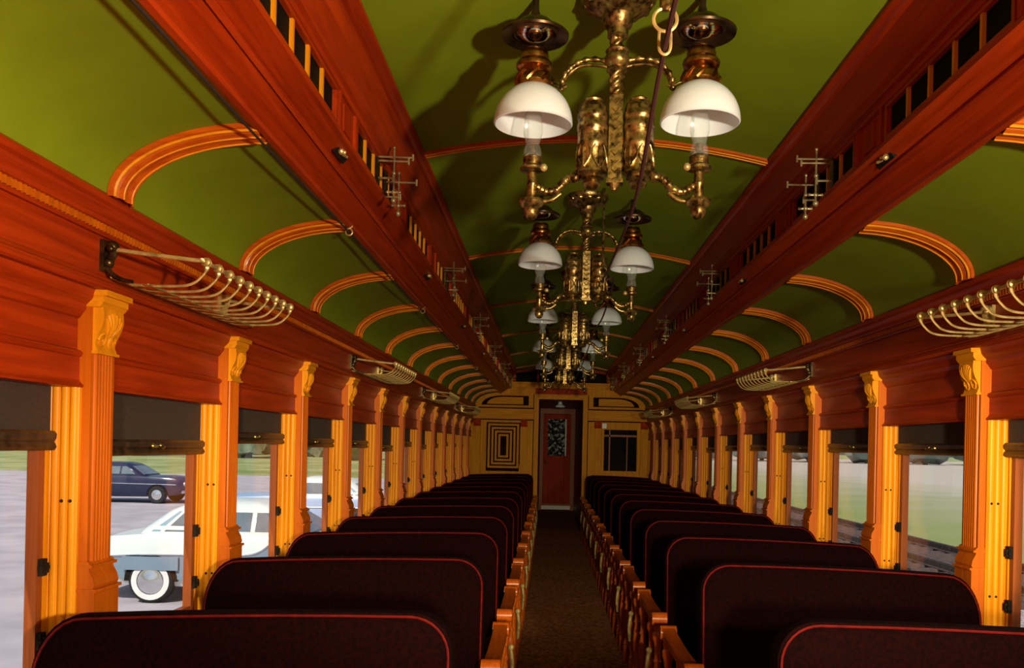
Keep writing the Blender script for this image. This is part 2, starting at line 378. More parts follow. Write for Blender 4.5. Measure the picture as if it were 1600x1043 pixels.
win_n = 0
BLIND_Z = {'left': [1.31, 1.322, 1.303, 1.342, 1.325, 1.32, 1.29, 1.325, 1.30, 1.31, 1.33, 1.32, 1.31, 1.31, 1.31],
           'right': [1.36, 1.36, 1.357, 1.357, 1.36, 1.352, 1.357, 1.35, 1.33, 1.35, 1.30, 1.34, 1.34, 1.34, 1.34]}
for side, s in SIDES.items():
    mb = MB()
    mb.box(1.47, 1.60, Y0, YE+.05, -.05, .655)
    mb.box(1.47, 1.60, Y0, YE+.05, 1.49, 2.02)
    wall = flip(mb, s).build('wall_' + side, M['cherry_y']); tag(wall, 'red wood car wall on the ' + BESIDE[side], kind='structure')
    ys = PILY[side]
    # solid wall behind the camera
    flip(MB().box(1.44, 1.60, Y0, ys[0], .65, 1.5), s).build('rear_panel', M['cherry_y'], wall)
    # window sill and wainscot cap
    flip(MB().prism([(1.39,.655),(1.39,.675),(1.40,.683),(1.53,.683),(1.53,.655)], Y0, YE), s).build('sill_rail', M['oak_y'], wall)
    meshes = {}
    for y in ys: make_pilaster(s, wall, y, meshes)
    # frieze: moulding below, board, cornice above
    fr = [(1.46,1.744),(1.345,1.744),(1.340,1.750),(1.340,1.758),(1.350,1.762),(1.352,1.770),(1.362,1.776),(1.366,1.786),(1.374,1.790),(1.46,1.790)]
    flip(MB().prism(fr, Y0, YE), s).build('frieze_moulding', M['cherry_y'], wall)
    flip(MB().box(1.374, 1.46, Y0, YE, 1.790, 1.892), s).build('frieze_board', M['cherry_y'], wall)
    co = [(1.46,1.892),(1.362,1.892),(1.360,1.899),(1.368,1.903),(1.368,1.925),(1.360,1.929),(1.356,1.938),(1.362,1.941),(1.352,1.952),
          (1.347,1.968),(1.338,1.975),(1.336,1.990),(1.345,2.000),(1.46,2.000)]
    flip(MB().prism(co, Y0, YE), s).build('cornice', M['cherry_y'], wall)
    d = MB(); y = 1.0
    while y < YE - .05:
        d.box(1.360, 1.369, y, y + .009, 1.905, 1.924); y += .0185
    tag(flip(d, s).build('dentil_row', M['pil_z'], wall), kind='stuff')
    # headers, windows, blinds in each bay
    hp = [(1.512,1.487),(1.407,1.487),(1.405,1.493),(1.410,1.497),(1.414,1.502),(1.417,1.508),(1.417,1.566),(1.411,1.570),(1.408,1.577),(1.413,1.583),
          (1.424,1.588),(1.424,1.668),(1.418,1.672),(1.410,1.684),(1.404,1.690),(1.400,1.705),(1.386,1.718),(1.380,1.730),(1.376,1.744),(1.512,1.744)]
    hp = [(x-.012, z) for x, z in hp]
    hm = {}
    for i in range(len(ys)):
        ya = ys[i] + PW; yb = ys[i+1] if i+1 < len(ys) else YE
        key = round(yb - ya, 3)
        if key not in hm:
            hm[key] = flip(MB().prism(hp, 0, yb - ya), s).mesh('header_panel', M['cherry_y'])
        put('header_panel', hm[key], wall, (0, ya, 0))
        if i+1 >= len(ys): 
            flip(MB().box(1.45, 1.53, ya, YE, .65, 1.49), s).build('corner_panel', M['oak_z'], wall); continue
        win_n += 1
        wa, wb = ya + .030, yb - .030
        if ('w', 0) not in hm:
            L_ = wb - wa
            f = MB()
            f.box(1.470, 1.500, 0, .035, .683, 1.49); f.box(1.470, 1.500, L_-.035, L_, .683, 1.49)
            f.box(1.472, 1.498, .035, L_-.035, .683, .745); f.box(1.472, 1.498, .035, L_-.035, 1.44, 1.49)
            hm[('w', 0)] = flip(f, s).mesh('window_sash', M['sash'])
            hm[('w', 1)] = flip(MB().box(1.484, 1.488, .03, L_-.03, .74, 1.445), s).mesh('pane', M['pane'])
            l = MB(); l.box(1.458, 1.470, -.012, .012, -.022, .022); l.box(1.450, 1.460, -.006, .006, -.014, .012); l.box(1.454, 1.466, -.018, .018, -.006, .004)
            hm[('w', 2)] = flip(l, s).mesh('sash_latch', M['black'])
            g = MB(); g.box(1.464, 1.4705, L_-.008, L_, .683, 1.487)
            hm[('w', 3)] = flip(g, s).mesh('blind_guide', M['oak_z'])
            fb = MB(); fb.box(1.460, 1.463, .004, L_-.004, 0, .20)
            hm['fabric'] = flip(fb, s).mesh('cloth', M['blind'])
            hb = MB(); hb.prism([(1.448,0),(1.443,.008),(1.446,.016),(1.450,.022),(1.444,.030),(1.443,.042),(1.450,.050),(1.468,.050),(1.470,0)], .002, L_-.002)
            hm['hem'] = flip(hb, s).mesh('hem_bar', M['hem'])
            k = MB(); k.tube([(1.446, L_/2-.028, .030), (1.430, L_/2-.024, .027), (1.424, L_/2, .024), (1.430, L_/2+.024, .027), (1.446, L_/2+.028, .030)], .0055, 6)
            k.ball((1.445, L_/2-.028, .030), .010, 8); k.ball((1.445, L_/2+.028, .030), .010, 8)
            hm['pull'] = flip(k, s).mesh('pull_handle', M['brass'], True)
        w = put('window_%d' % win_n, hm[('w', 0)], None, (0, wa, 0)); tag(w, 'tall wood sash window of the car, %s' % BESIDE[side], kind='structure')
        put('pane', hm[('w', 1)], w); put('blind_guide', hm[('w', 3)], w)
        for z in (.83, 1.02): put('sash_latch', hm[('w', 2)], w, (0, wb-wa-.018, z))
        # blind: a thing of its own
        z0 = BLIND_Z[side][i]
        B = empty('window_blind', (0, wa, z0))
        rank = len(ys) - 1 - i
        tag(B, 'brown roller blind in the %s window from the end wall, %s' % (ORD[rank] if rank < 16 else 'last', BESIDE[side]), 'blind', 'window blinds on the ' + BESIDE[side])
        c = put('cloth', hm['fabric'], B, (0, 0, .045)); c.scale = (1, 1, max(.05, (1.4865 - z0 - .045)/.20))
        put('hem_bar', hm['hem'], B); put('pull_handle', hm['pull'], B)

# ------------------------------------------------------------------ ceiling
E1 = (.94, EYE+.83); E2 = (.80, EYE+.915); E3 = (.80, EYE+1.03); E4 = (.70, EYE+1.18); RISE = .08
cp = [(1.345, 1.998)]
dk = arc(E1[0], 2.0, 1.345-E1[0], E1[1]+.004-2.0, 0, 90, 18)
cl = MB()
ceil_pts = []
top = [(E4[0]*math.sin(a), E4[1] + RISE*(1 - (E4[0]*math.sin(a)/E4[0])**2)) for a in [PI/2*(-1 + k/10) for k in range(21)]]
# the two deck coves and the upper vault as thick shells
mb = MB()
out = [(x + .03, z + .05) for x, z in dk]
mb.prism(dk + out[::-1], Y0, YE)
mb2 = MB(); mb2.v = [(-x, y, z) for x, y, z in mb.v]; mb2.f = [f[::-1] for f in mb.f]
mb.add(mb2.v, mb2.f)
tp = [(x, z) for x, z in top]; to = [(x*1.03, z + .06) for x, z in top]
mb.prism(tp + to[::-1], Y0, YE)
mb.box(-1.62, 1.62, Y0, YE+.05, 2.76, 2.84)      # outer roof keeps daylight out
mb.box(-1.62, -1.50, Y0, YE+.05, 2.0, 2.78); mb.box(1.50, 1.62, Y0, YE+.05, 2.0, 2.78)
ceil = mb.build('ceiling', M['green'], smooth=True, ang=40); tag(ceil, 'olive green painted car ceiling with curved deck coves', kind='structure')

def cove_rib(s, y, meshes={}):
    if s not in meshes:
        # moulded rib section swept along the cove: (along y, depth below the cove)
        sec = [(0,0),(0,.012),(.010,.016),(.020,.012),(.024,.020),(.040,.026),(.052,.020),(.073,.020),(.085,.026),(.101,.020),(.105,.012),(.115,.016),(PW,.012),(PW,0)]
        vs = []; fs = []
        P = arc(E1[0]-.01, 2.0, 1.345-E1[0]+.008, E1[1]-2.0+.004, -2, 86.5, 24); n = len(sec)
        for i, (x, z) in enumerate(P):
            a = P[max(i-1,0)]; b_ = P[min(i+1,len(P)-1)]; tx, tz = b_[0]-a[0], b_[1]-a[1]; l = math.hypot(tx, tz)
            nx, nz = -tz/l, tx/l
            if nz > 0 or nx > 0.3: nx, nz = -abs(nx), -abs(nz)
            for yy, dd in sec: vs.append((x + nx*dd, yy, z + nz*dd))
        for i in range(len(P)-1):
            for k in range(n): fs.append((i*n+k, i*n+(k+1)%n, (i+1)*n+(k+1)%n, (i+1)*n+k))
        meshes[s] = flip(MB().add(vs, fs), s).mesh('cove_rib', M['rib_x'], True, 30)
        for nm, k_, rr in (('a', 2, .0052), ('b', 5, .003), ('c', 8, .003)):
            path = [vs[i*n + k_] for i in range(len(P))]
            meshes[(s, nm)] = flip(MB().tube(path, rr, 6), s).mesh('rib_highlight', M['highlight_x'], True)  # golden tubes put the edge highlights of the rib into colour
    q = put('cove_rib', meshes[s], ceil, (0, y, 0))
    for nm in 'abc': put('rib_highlight', meshes[(s, nm)], q)
for side, s in SIDES.items():
    for y in PILY[side]: cove_rib(s, y)
sec = [(0,0),(0,.010),(.012,.014),(.022,.009),(.030,.009),(.040,.013),(.05,.009),(.05,0)]
vs = []; n = len(sec)
for x, z in [(x*.995, z) for x, z in top]:
    for yy, dd in sec: vs.append((x, yy, z - dd + .002))
fs = [(i*n+k, i*n+(k+1)%n, (i+1)*n+(k+1)%n, (i+1)*n+k) for i in range(len(top)-1) for k in range(n)]
vr = MB().add(vs, fs).mesh('vault_rib', M['rib_x'], True, 30)
vbead = [MB().tube([(x*.995, yy, z - dd + .002) for x, z in top], .0038, 6).mesh('rib_highlight', M['highlight_x'], True) for yy, dd in ((.012, .014), (.040, .013))]  # painted highlights along the vault rib edges
y = 1.63
while y < YE:
    q = put('vault_rib', vr, ceil, (0, y, 0)); y += 2.0
    for v_ in vbead: put('rib_highlight', v_, q)

# clerestory: fascia, window band, upper frieze on each side
for side, s in SIDES.items():
    T = (.862, E1[1] + .050)
    fa = [(E1[0]+.035, E1[1]-.004), (E1[0]+.012, E1[1]-.016), (E1[0]-.002, E1[1]-.012), (E1[0]-.006, E1[1]-.002), (E1[0]-.016, E1[1]+.004),
          (T[0]+.010, T[1]-.010), (T[0]+.004, T[1]-.014), (T[0]-.004, T[1]-.006), (T[0]-.002, T[1]+.004)]
    fa += [(E1[0]+.035, T[1]+.02)]
    lf = flip(MB().prism(fa, Y0, YE), s).build('lower_fascia', M['cherry_y'], ceil)
    fb = [(T[0]-.002, T[1]+.003), (T[0]-.008, T[1]+.004), (E2[0]+.012, E2[1]-.016), (E2[0]-.004, E2[1]-.012), (E2[0]-.006, E2[1]-.002), (E2[0]+.004, E2[1]+.002), (E2[0]+.05, E2[1]+.002), (E2[0]+.14, T[1]+.003)]
    flip(MB().prism(fb, Y0, YE), s).build('sill_fascia', M['cherry_y'], ceil)
    fc = [(E3[0]+.04, E3[1]-.004), (E3[0]-.004, E3[1]-.004), (E3[0]-.008, E3[1]+.008), (E3[0]-.020, E3[1]+.014), (E3[0]-.022, E3[1]+.024), (E3[0]-.034, E3[1]+.034),
          (E4[0]+.030, E4[1]-.034), (E4[0]+.018, E4[1]-.030), (E4[0]+.010, E4[1]-.020), (E4[0]-.004, E4[1]-.012), (E4[0]-.004, E4[1]+.004), (E4[0]+.03, E4[1]+.02), (E3[0]+.04, E4[1]+.02)]
    flip(MB().prism(fc, Y0, YE), s).build('upper_frieze', M['cherry_y'], ceil)
    # each clerestory window: frame with five panes, then a wide mullion block
    zb, zt = E2[1]+.002, E3[1]-.004
    per = 1.0; wl = .74; ps = .142
    f = MB()
    f.box(.800, .835, 0, wl, zb, zb+.012); f.box(.800, .835, 0, wl, zt-.012, zt)
    f.box(.800, .835, 0, .014, zb+.012, zt-.012); f.box(.800, .835, wl-.014, wl, zb+.012, zt-.012)
    fm = flip(f, s).mesh('clerestory_frame', M['cherry_y'])
    bar = flip(MB().box(.803, .816, -.0055, .0055, zb+.010, zt-.010), s).mesh('glazing_bar', M['oak_z'])
    pn = flip(MB().box(.813, .817, .005, ps-.005, zb+.01, zt-.01), s).mesh('pane', M['darkpane'])
    mu = MB(); mu.box(.806, .84, 0, per-wl, zb, zt); mu.box(.796, .808, .018, .036, zb, zt); mu.box(.796, .808, per-wl-.036, per-wl-.018, zb, zt)
    mu.box(.801, .808, .085, per-wl-.085, zb+.015, zt-.015)
    mum = flip(mu, s).mesh('mullion_block', M['cherry_z'])
    ph = 1.86 if s < 0 else 1.90
    k = -4
    while ph + k*per < YE - .1:
        yy = ph + k*per
        if yy > Y0 and yy + wl < YE + .02:
            win_n += 1
            w = put('window_%d' % win_n, fm, None, (0, yy, 0)); tag(w, 'low clerestory window with five dark panes, ' + BESIDE[side], kind='structure')
            for j in range(4): put('glazing_bar', bar, w, (0, .014 + ps*(j+1), 0))
            for j in range(5): put('pane', pn, w, (0, .014 + ps*j, 0))
        if yy + per < YE: put('mullion_block', mum, ceil, (0, yy + wl, 0))
        k += 1
    flip(MB().box(.836, .86, Y0, YE, zb-.01, zt+.02), s).build('clerestory_backing', M['black'], ceil)

# ------------------------------------------------------------------ end wall with doorway and corridor
def ez(y): return EYE + (696.6 - y) * 14.2/1400
def ex(px, y=690): return (px - 857.8 - .0218*(696.6-y)) * 14.2/1400 - .167
mb = MB()
DX0, DX1, DZ = -.34, .36, 2.10
mb.box(-1.60, DX0, YE, YE+.08, 0, 2.76); mb.box(DX1, 1.60, YE, YE+.08, 0, 2.76); mb.box(DX0, DX1, YE, YE+.08, DZ, 2.76)
ew = mb.build('wall_end', M['end_z']); tag(ew, 'golden oak panelled end wall around the doorway', kind='structure')
def frame_panel(x0, x1, z0, z1, rings, parent, name, mat, y=YE, step=.035, dep=.012):
    m_ = MB()
    for r in range(rings):
        o = step*r; yf = y - .03 + (r % 2)*.015
        a, b_, c, d_ = x0+o, x1-o, z0+o, z1-o; t_ = step*.58
        m_.box(a, b_, yf, y+.001, c, c+t_); m_.box(a, b_, yf, y+.001, d_-t_, d_)
        m_.box(a, a+t_, yf, y+.001, c+t_, d_-t_); m_.box(b_-t_, b_, yf, y+.001, c+t_, d_-t_)
    return m_.build(name, mat, parent)
# architrave
m_ = MB()
for o, w_, yf in ((0, .028, .035), (.028, .022, .050), (.050, .025, .028)):
    m_.box(DX0-o-w_, DX0-o, YE-yf, YE, 0, DZ+o+w_); m_.box(DX1+o, DX1+o+w_, YE-yf, YE, 0, DZ+o+w_); m_.box(DX0-o, DX1+o, YE-yf, YE, DZ+o, DZ+o+w_)
m_.build('architrave', M['end_z'], ew)
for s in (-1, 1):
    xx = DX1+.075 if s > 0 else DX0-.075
    MB().box(min(xx, xx+s*.012), max(xx, xx+s*.012), YE-.02, YE, 0, DZ+.075).build('shadow_line', M['groove_shadow'], ew)  # dark strip paints the shadow beside the architrave
MB().box(DX0-.06, DX1+.06, YE-.03, YE, DZ+.08, DZ+.17).build('header_board', M['cherry_x'], ew)
m_ = MB(); m_.box(-.92, .92, YE-.06, YE, 2.275, 2.300); m_.box(-.92, .92, YE-.045, YE, 2.300, 2.345); m_.box(-.92, .92, YE-.07, YE, 2.345, 2.365)
m_.build('clerestory_cornice', M['end_x'], ew)
# lunette window band above
m_ = MB(); zz0, zz1 = 2.37, 2.56
m_.box(-.72, .72, YE-.02, YE, zz0, zz1); m_.build('lunette_glass', M['darkpane'], ew)
m_ = MB(); m_.box(-.76, -.72, YE-.045, YE, zz0, zz1); m_.box(.72, .76, YE-.045, YE, zz0, zz1)
for x in (-.36, 0, .36): m_.box(x-.015, x+.015, YE-.035, YE, zz0, 2.60)
m_.add([(-.72,YE-.045,zz1-.05),(0,YE-.045,zz1+.03),(.72,YE-.045,zz1-.05),(.72,YE-.045,zz1-.015),(0,YE-.045,zz1+.065),(-.72,YE-.045,zz1-.015),
        (-.72,YE,zz1-.05),(0,YE,zz1+.03),(.72,YE,zz1-.05),(.72,YE,zz1-.015),(0,YE,zz1+.065),(-.72,YE,zz1-.015)],
       [(0,1,4,5),(1,2,3,4),(0,6,7,1),(1,7,8,2),(5,4,10,11),(4,3,9,10)])
m_.build('lunette_frame', M['cherry_x'], ew)
for s in (-1, 1):
    nm = 'wall'
    # band mouldings below the deck lunette
    xa, xb = (-1.38, DX0-.08) if s < 0 else (DX1+.08, 1.38)
    m_ = MB(); m_.box(xa, xb, YE-.05, YE, 1.915, 1.94); m_.box(xa, xb, YE-.035, YE, 1.80, 1.915); m_.box(xa, xb, YE-.055, YE, 1.775, 1.80)
    m_.build('frieze_band', M['end_x'], ew)
    for zz in (1.758, 1.942): MB().box(xa, xb, YE-.058, YE, zz, zz+.016).build('shadow_line', M['groove_shadow'], ew)  # dark strips paint the shadows along the band mouldings
    # lunette panel frame: curved outer top following the deck cove
    cv = [(x-.02, z-.02) for x, z in arc(E1[0], 2.0, .385, .19, 8, 90, 10)]
    xin = abs(xb if s < 0 else xa)
    ring_o = [(xin+.02, 1.975)] + [(1.315, 1.975)] + cv + [(xin+.02, 2.17)]
    cx = (ring_o[0][0] + 1.315)/2; cz = 2.06
    def shrink(p, k): return (cx + (p[0]-cx)*k, cz + (p[1]-cz)*(k-.08))
    inn = [shrink(p, .86) for p in ring_o]; nn = len(ring_o)
    vs = [(s*p[0], YE-.035, p[1]) for p in ring_o] + [(s*p[0], YE-.035, p[1]) for p in inn] + [(s*p[0], YE, p[1]) for p in ring_o] + [(s*p[0], YE, p[1]) for p in inn]
    fs = []
    for i in range(nn):
        j = (i+1) % nn
        fs += [(i, j, nn+j, nn+i), (i, 2*nn+i, 2*nn+j, j), (nn+i, nn+j, 3*nn+j, 3*nn+i)]
    MB().add(vs, fs).build('lunette_panel_frame', M['end_x'], ew)
    MB().prism([(s*p[0], p[1]) for p in inn], YE-.010, YE).build('lunette_field', M['groove_shadow'], ew)  # dark field paints the shade around the raised panel
    pan = [shrink(p, .66) for p in ring_o]
    MB().prism([(s*p[0], p[1]) for p in pan], YE-.022, YE).build('lunette_panel', M['end_x'], ew)
    # narrow pilasters beside the panel
    for x0 in ((1.255, .515) if s < 0 else (1.28, .545)):
        m_ = MB(); x1 = x0 + .11
        a, b_ = sorted((s*x0, s*x1))
        m_.box(a, b_, YE-.04, YE, 0, 1.775)
        for k in range(4): m_.box(a+.016+k*.022, a+.026+k*.022, YE-.047, YE-.04, 1.12, 1.62)
        m_.box(a-.01, b_+.01, YE-.055, YE, .92, 1.06)
        P_ = m_.build('end_pilaster', M['end_z'], ew)
        MB().prism([(YE-.04,1.765),(YE-.085,1.765),(YE-.075,1.70),(YE-.05,1.655),(YE-.04,1.655)], a, b_, 'x').build('console', M['cherry_z'], P_)
# nested square panel (parking lot side)
bx = MB().box(-1.16, -.62, YE-.014, YE, .95, 1.72).build('panel_field', M['groove_shadow'], ew)  # dark field paints the shade in the grooves between the rings
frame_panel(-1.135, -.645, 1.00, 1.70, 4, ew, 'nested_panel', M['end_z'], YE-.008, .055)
# mirror / opening on the field side
m_ = MB(); m_.box(.66, .70, YE-.045, YE, .95, 1.75); m_.box(1.22, 1.26, YE-.045, YE, .95, 1.75); m_.box(.70, 1.22, YE-.045, YE, 1.64, 1.75); m_.box(.70, 1.22, YE-.045, YE, .95, .99)
m_.build('mirror_frame', M['end_z'], ew)
mir = MB().box(.70, 1.22, YE-.012, YE-.004, .99, 1.64).build('dark_mirror', M['darkpane'], ew)
m_ = MB(); m_.box(.78, .80, YE-.02, YE-.012, .99, 1.64); m_.box(.70, 1.22, YE-.02, YE-.012, 1.53, 1.56); m_.box(1.06, 1.075, YE-.02, YE-.012, .99, 1.53)
m_.build('mirror_bar', M['sash'], ew)
c_ = MB().box(.665, .735, YE-.052, YE-.047, 1.66, 1.735).build('notice_card', M['white_sign']); tag(c_, 'small white card on the oak frame above the dark end wall opening', 'card')

# corridor behind the doorway
YC = 19.1
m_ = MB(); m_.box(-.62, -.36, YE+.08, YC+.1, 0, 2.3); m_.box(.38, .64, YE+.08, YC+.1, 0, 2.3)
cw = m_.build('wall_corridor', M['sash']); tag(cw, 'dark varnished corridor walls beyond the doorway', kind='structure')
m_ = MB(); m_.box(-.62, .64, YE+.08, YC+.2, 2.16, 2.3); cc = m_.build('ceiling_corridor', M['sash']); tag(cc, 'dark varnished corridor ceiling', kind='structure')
m_ = MB(); m_.box(-.40, -.29, YC-.03, YC+.1, 0, 2.16); m_.box(.29, .40, YC-.03, YC+.1, 0, 2.16); m_.box(-.29, .29, YC-.03, YC+.1, 2.05, 2.16)
d1 = m_.build('door_1', M['sash']); tag(d1, 'panelled end door with a glass light, beyond the corridor', kind='structure')
m_ = MB()
xl, xr = -.285, .285
m_.box(xl, xl+.09, YC, YC+.045, .14, 2.04); m_.box(xr-.10, xr, YC, YC+.045, .14, 2.04)
m_.box(xl+.09, xr-.10, YC, YC+.045, .14, .42); m_.box(xl+.09, xr-.10, YC, YC+.045, .78, .86); m_.box(xl+.09, xr-.10, YC, YC+.045, 1.06, 1.16); m_.box(xl+.09, xr-.10, YC, YC+.045, 1.94, 2.04)
lf = m_.build('door_leaf', M['cherry_z'], d1)
for z0, z1 in ((.42, .78), (.86, 1.06)):
    for xa, xb in ((xl+.09, -.025), (.015, xr-.10)):
        MB().box(xa, xb, YC+.014, YC+.03, z0, z1).build('door_panel', M['cherry_z'], lf)
    MB().box(-.025, .015, YC+.004, YC+.04, z0, z1).build('door_muntin', M['cherry_z'], lf)
M['etched'] = paint('etched_glass', (.015, .014, .016), (.60, .64, .60), 16, .6, lo=.50, hi=.72, detail=6, spec=.03)
MB().box(xl+.09, xr-.10, YC+.018, YC+.026, 1.16, 1.94).build('etched_glass_light', M['etched'], lf)
MB().box(xl, xr, YC-.06, YC+.1, .012, .14).build('door_sill', M['sash'], d1)
MB().box(-.40, .40, YC+.06, YC+.1, 0, 2.16).build('door_backing', M['black'], d1)  # unseen black sheet added to stop daylight in the door gaps
MB().box(xr-.115, xr-.085, YC-.006, YC, 1.16, 1.94).build('white_strip', M['white_sign'], lf)  # plain white strip along one edge of the glass
MB().box(xl-.02, xr+.02, YC-.075, YC-.058, .02, .10).build('kick_plate', M['white_sign'], d1)
m_ = MB(); m_.ball((xl+.05, YC-.03, 1.02), .03, 10); m_.build('door_knob', M['brass'], d1, smooth=True)
kb = MB(); kb.lathe([(.001,0),(.07,.0),(.09,.012),(.085,.03),(.04,.06),(.03,.10)], (0,0,0), 16)  # dome added in place of a glint on the varnished ceiling
L_ = kb.build('corridor_glint', M['opal'], None, (0.02, 16.2, 2.06), True); tag(L_, 'added white dome standing in for a glint on the corridor ceiling', 'glint dome')
# rear closing wall behind the photographer
rw = MB().box(-1.6, 1.6, Y0-.1, Y0, 0, 2.84).build('wall_rear', M['cherry_z']); tag(rw, 'red wood wall behind the photographer', kind='structure')

# ------------------------------------------------------------------ seats
def rounded_back(w, h, ra, rw, n=8):
    """outline in (x along seat from aisle 0 to wall w, z) ; ra aisle corner radius, rw wall corner radii"""
    p = [(0, 0), (0, h - ra)]
    for k in range(1, n+1):
        a = PI - (PI/2)*k/n; p.append((ra + ra*math.cos(a), h - ra + ra*math.sin(a)))
    drop = .022
    for k in range(1, 5):
        f = k/5; x = ra + (w - rw[0] - ra)*f; p.append((x, h - drop*f*f))
    for k in range(0, n+1):
        a = PI/2 - (PI/2)*k/n; p.append((w - rw[0] + rw[0]*math.cos(a), h - drop - rw[1] + rw[1]*math.sin(a)))
    p.append((w, 0)); return p
SW, BH = 1.0, .56            # seat width, back height above its lower edge
A0 = .387                    # aisle edge
def make_seat(s):
    R = empty('walkover_seat')
    ol = rounded_back(SW, BH, .095, (.115, .17))
    T = .095
    def sheet(k, y):          # outline shrunk towards its middle
        cx, cz = SW/2, BH/2; return [((cx + (x-cx)*(1-k/SW*2)), y, (cz + (z-cz)*(1-k/BH*2)) if z > .01 else z) for x, z in ol]
    rings = [sheet(.030, -T/2-.012), sheet(.014, -T/2), sheet(0, -T/2+.006), sheet(-.004, 0), sheet(0, T/2-.006), sheet(.014, T/2), sheet(.030, T/2+.012)]
    n = len(ol); vs = [v for r in rings for v in r]; fs = []
    for i in range(len(rings)-1):
        for k in range(n): fs.append((i*n+k, i*n+(k+1)%n, (i+1)*n+(k+1)%n, (i+1)*n+k))
    fs.append(tuple(range(n))); fs.append(tuple(range((len(rings)-1)*n, len(rings)*n))[::-1])
    def place(mb):            # lean the back, move to its place, mirror
        lean = .10
        mb.v = [(s*(A0 + x), y*math.cos(lean) + z*math.sin(lean) - BH*math.sin(lean), .393 + z*math.cos(lean) - y*math.sin(lean)) for x, y, z in mb.v]
        return mb
    bk = place(MB().add(vs, fs)).build('backrest', M['plush'], R, smooth=True, ang=50)
    pm = MB()
    for yy in (-T/2-.001, T/2+.001):
        pm.tube(sheet(.008, yy), .0032, 6)
    place(pm).build('piping', M['piping'], bk, smooth=True)
    # seat cushion in front of the back
    cu = MB(); cs = []
    for (x0, x1, y0, y1, z) in ((.01,SW-.01,.02,.56,.30),(0,SW,.0,.575,.33),(0,SW,.0,.58,.40),(.008,SW-.008,.01,.572,.425),(.05,SW-.05,.06,.53,.440)):
        cs += [(x0,y0,z),(x1,y0,z),(x1,y1,z),(x0,y1,z)]
    ff = [(0,3,2,1)] + [(i*4+k, i*4+(k+1)%4, i*4+4+(k+1)%4, i*4+4+k) for i in range(4) for k in range(4)] + [(16,17,18,19)]
    cu.add([(s*(A0+x), y, z) for x, y, z in cs], ff)
    c = cu.build('seat_cushion', M['plush'], R, smooth=True, ang=60)
    pm = MB(); pm.tube([(s*(A0+x), y, .402) for x, y in ((0,0),(SW,0),(SW,.58),(0,.58))], .004, 6, True); pm.build('piping', M['piping'], c)
    # frame under the cushion and foot rest
    fm = MB(); fm.box(*sorted((s*(A0+.01), s*(A0+SW))), .03, .55, .22, .30); fm.box(*sorted((s*(A0+.10), s*(A0+.16))), .12, .46, 0.0, .22); fm.box(*sorted((s*(A0+SW-.16), s*(A0+SW-.10))), .12, .46, 0.0, .22)
    fm.build('seat_frame', M['black'], R)
    # aisle arm: board with scrolled ends on two turned posts
    ax0, ax1 = A0-.062, A0-.006
    am = MB()
    prof = [(-.135,.560),(-.150,.572),(-.156,.588),(-.150,.604),(-.135,.612),(-.112,.606),(-.06,.596),(.10,.590),(.30,.590),(.46,.596),(.52,.606),(.545,.612),(.560,.604),(.566,.588),(.560,.572),(.545,.560),(.525,.562),(.50,.568),(.10,.564),(-.09,.568),(-.115,.562)]
    am.prism([(y, z) for y, z in prof], *sorted((s*ax0, s*ax1)), 'x')
    a = am.build('armrest', M['arm_y'], R, smooth=True, ang=35)
    for ys_ in (-.128, .538):
        MB().lathe([(.030,-.034),(.030,.034)], (s*(ax0+ax1)/2, ys_, .584), 14, 'x').build('scroll', M['arm_y'], a, smooth=True)
    xm = s*(ax0+ax1)/2
    tp_ = [(.025,.0),(.025,.10),(.020,.105),(.026,.115),(.020,.125),(.016,.16),(.023,.22),(.026,.27),(.020,.33),(.015,.36),(.022,.372),(.016,.384),(.015,.42),(.020,.46),(.026,.475),(.026,.50),(.020,.51),(.024,.525),(.024,.566)]
    for yy in (-.105, .13, .515):
        pp = MB().lathe(tp_, (xm, yy, .012), 12); pp.build('turned_post', M['arm_z'], R, smooth=True, ang=40)
    b_ = MB(); b_.box(xm-.012, xm+.012, -.10, .51, .15, .175); b_.build('stretcher', M['arm_y'], R)
    e_ = MB(); e_.tube(spline([(xm-s*.026, .02, .40), (xm-s*.034, .03, .33), (xm-s*.030, .05, .27), (xm-s*.026, .06, .24)], 4), [.010]*13, 6); e_.ball((xm-s*.026, .02, .405), .016, 8)
    e_.build('back_arm_pivot', M['brass_rack'], R, smooth=True)
    return R
ROWS = [2.18, 3.25, 4.22, 5.15, 6.08, 7.02, 7.98, 8.95, 9.95, 10.95, 11.95, 12.95]
for side, s in SIDES.items():
    proto = make_seat(s)
    for i, y in enumerate(ROWS):
        o = proto if i == 0 else copy_tree(proto)
        o.location = (0, y, 0)
        tag(o, 'maroon plush walkover seat, %s row from the end wall, %s' % (ORD[len(ROWS)-i], BESIDE[side]), 'train seat', 'seats on the ' + BESIDE[side])

